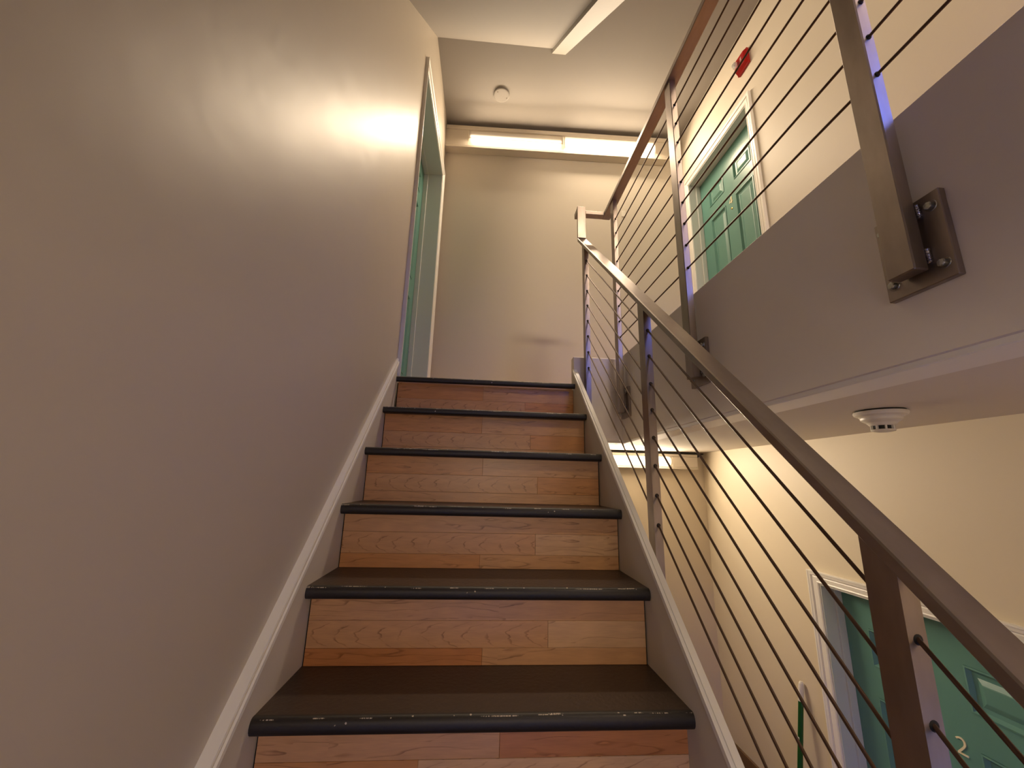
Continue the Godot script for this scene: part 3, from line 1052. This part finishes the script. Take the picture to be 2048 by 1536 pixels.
# ---------------------------------------------------------------- small things
func small_things() -> void:
	# round blanking plate on the ceiling
	var p := thing("ceiling_plate", "small round white cover plate with two screws on the landing ceiling", "cover plate", Vector3(0.47, CEIL_UP, -0.71))
	var st := begin()
	lathe(st, [Vector2(0.064, 0.0), Vector2(0.064, -0.007), Vector2(0.062, -0.010), Vector2(0.057, -0.0115), Vector2(0.0, -0.012)].map(func(v): return Vector2(v.x, v.y)), 40)
	obj("disc", st, M.ceiling_paint, p)
	for q in [[0.043, -0.018], [-0.032, 0.030]]:
		st = begin()
		lathe(st, [Vector2(0.0042, -0.0105), Vector2(0.004, -0.013), Vector2(0.0, -0.0135)], 10, Transform3D(Basis.IDENTITY, Vector3(q[0], 0, q[1])))
		obj("screw", st, M.scuff, p)
	# smoke detector on the lower ceiling
	var d := thing("smoke_detector", "white domed smoke detector under the lower hall ceiling", "smoke detector", Vector3(1.672, CEIL_LOW, 0.80))
	st = begin()
	lathe(st, [Vector2(0.062, 0.0), Vector2(0.062, -0.005), Vector2(0.0, -0.005)], 40)
	obj("shade_ring", st, M.shadow_gap, d)  # dark ring in place of the shadow between base and ceiling
	st = begin()
	lathe(st, [Vector2(0.060, -0.004), Vector2(0.067, -0.005), Vector2(0.0675, -0.010), Vector2(0.064, -0.016), Vector2(0.055, -0.020), Vector2(0.052, -0.024), Vector2(0.051, -0.030), Vector2(0.046, -0.034), Vector2(0.038, -0.039), Vector2(0.033, -0.045), Vector2(0.031, -0.048), Vector2(0.0, -0.048)], 48)
	obj("body", st, M.plastic_white, d)
	st = begin()
	lathe(st, [Vector2(0.024, -0.047), Vector2(0.024, -0.061), Vector2(0.0, -0.061)], 32)
	obj("vent", st, M.black_rubber, d)
	st = begin()
	for k in 8:
		var t := Transform3D(Basis(Vector3.UP, TAU * k / 8.0 + 0.25), Vector3.ZERO)
		st = begin()
		bx(st, Vector3(-0.0025, -0.061, 0.020), Vector3(0.0025, -0.047, 0.030), 0.0006, t)
		obj("rib", st, M.plastic_white, d)
	st = begin()
	lathe(st, [Vector2(0.0, -0.0595), Vector2(0.029, -0.0595), Vector2(0.0305, -0.061), Vector2(0.029, -0.0645), Vector2(0.018, -0.067), Vector2(0.0, -0.0675)].map(func(v): return v), 40)
	obj("cap", st, M.plastic_white, d)
	# fire alarm on the right wall
	var f := thing("fire_alarm", "small red fire alarm with a clear strobe, high on the right wall", "fire alarm", Vector3(WALL_R, 2.318, -0.082))
	st = begin()
	bx(st, Vector3(-0.010, -0.0625, -0.055), Vector3(0.0, 0.0625, 0.055), 0.002)
	prism(st, PackedVector2Array([Vector2(-0.055, -0.0625), Vector2(0.055, -0.0625), Vector2(0.055, 0.0625), Vector2(-0.055, 0.0625)]), Vector3(-0.010, 0, 0), Vector3.BACK, Vector3.UP, Vector3.LEFT, 0.0, 0.006)
	var lo := [Vector3(-0.016, -0.060, -0.052), Vector3(-0.016, -0.060, 0.052), Vector3(-0.016, 0.060, 0.052), Vector3(-0.016, 0.060, -0.052)]
	var hi := [Vector3(-0.042, -0.038, -0.044), Vector3(-0.034, -0.045, 0.040), Vector3(-0.034, 0.045, 0.040), Vector3(-0.042, 0.038, -0.044)]
	poly(st, hi, Vector3(-1, 0, 0.09))
	for k in 4:
		var mid: Vector3 = (lo[k] + lo[(k + 1) % 4]) / 2
		poly(st, [lo[k], lo[(k + 1) % 4], hi[(k + 1) % 4], hi[k]], Vector3(-0.6, mid.y * 20, mid.z * 20).normalized())
	obj("case", st, M.alarm_red, f)
	st = begin()
	bx(st, Vector3(-0.062, -0.024, -0.042), Vector3(-0.036, 0.024, -0.012), 0.007)
	bx(st, Vector3(-0.070, -0.010, -0.037), Vector3(-0.060, 0.010, -0.017), 0.004)
	obj("strobe", st, M.clear_lens, f)
	var tm := TextMesh.new()
	tm.text = "FIRE"
	var font := SystemFont.new()
	font.font_names = PackedStringArray(["Droid Sans"])
	tm.font = font
	tm.font_size = 32
	tm.pixel_size = 0.0007
	tm.depth = 0.0012
	tm.material = M.print_white
	var o := MeshInstance3D.new()
	o.name = "lettering"
	o.mesh = tm
	f.add_child(o, true)
	o.transform = Transform3D(Basis(Vector3(0, 0, 1), Vector3(0, 1, 0), Vector3(-1, 0, 0)) * Basis(Vector3.BACK, PI / 2), Vector3(-0.0372, 0.0, 0.014))
	o.rotate_y(-0.09)
	# blank plate on the landing wall
	st = begin()
	bx(st, Vector3(-0.018, -0.03, 0), Vector3(0.018, 0.03, 0.004), 0.0015)
	var sp := obj("wall_plate", st, M.plastic_white)
	sp.transform = back_frame() * Transform3D(Basis.IDENTITY, Vector3(1.575, 1.80, 0))
	tag(sp, "tiny white blank plate on the landing wall behind the upper cables", "wall plate")
	# broom leaning on the lower wall
	var top := Vector3(2.087, -1.432, -0.252)
	var foot := Vector3(1.862, FLOOR_LOW + 0.10, -0.258)
	var br := thing("broom", "green broom handle with a white tip leaning on the lower wall", "broom", Vector3(foot.x, FLOOR_LOW, foot.z))
	var off := br.position
	var ax := (top - foot).normalized()
	var ln := (top - foot).length()
	var t2 := along(foot - off, top - off)
	st = begin()
	lathe(st, [Vector2(0.0, 0.0), Vector2(0.0118, 0.0), Vector2(0.0118, ln - 0.088)], 18, t2)
	obj("handle", st, M.broom_green, br)
	st = begin()
	lathe(st, [Vector2(0.0128, ln - 0.090), Vector2(0.0126, ln - 0.03), Vector2(0.0112, ln - 0.012), Vector2(0.007, ln - 0.002), Vector2(0.0, ln)], 18, t2)
	obj("tip", st, M.plastic_white, br)
	st = begin()
	bx(st, Vector3(-0.006, ln - 0.262, -0.0128), Vector3(0.006, ln - 0.244, 0.0128), 0.002, t2)
	obj("sticker", st, M.plastic_white, br)
	st = begin()
	bx(st, Vector3(-0.03, 0.075, -0.14), Vector3(0.03, 0.12, 0.14), 0.01)
	obj("head", st, M.broom_green, br)
	st = begin()
	for i in 6:
		for k in 24:
			var q := Vector3(-0.022 + 0.009 * i, 0.0, -0.132 + 0.0115 * k)
			rod(st, Vector3(q.x, 0.08, q.z), Vector3(q.x * 1.5, 0.002, q.z * 1.06), 0.0025, 5)
	var bt := obj("bristles", st, M.bristle, br)
	bt.set_meta("kind", "stuff")
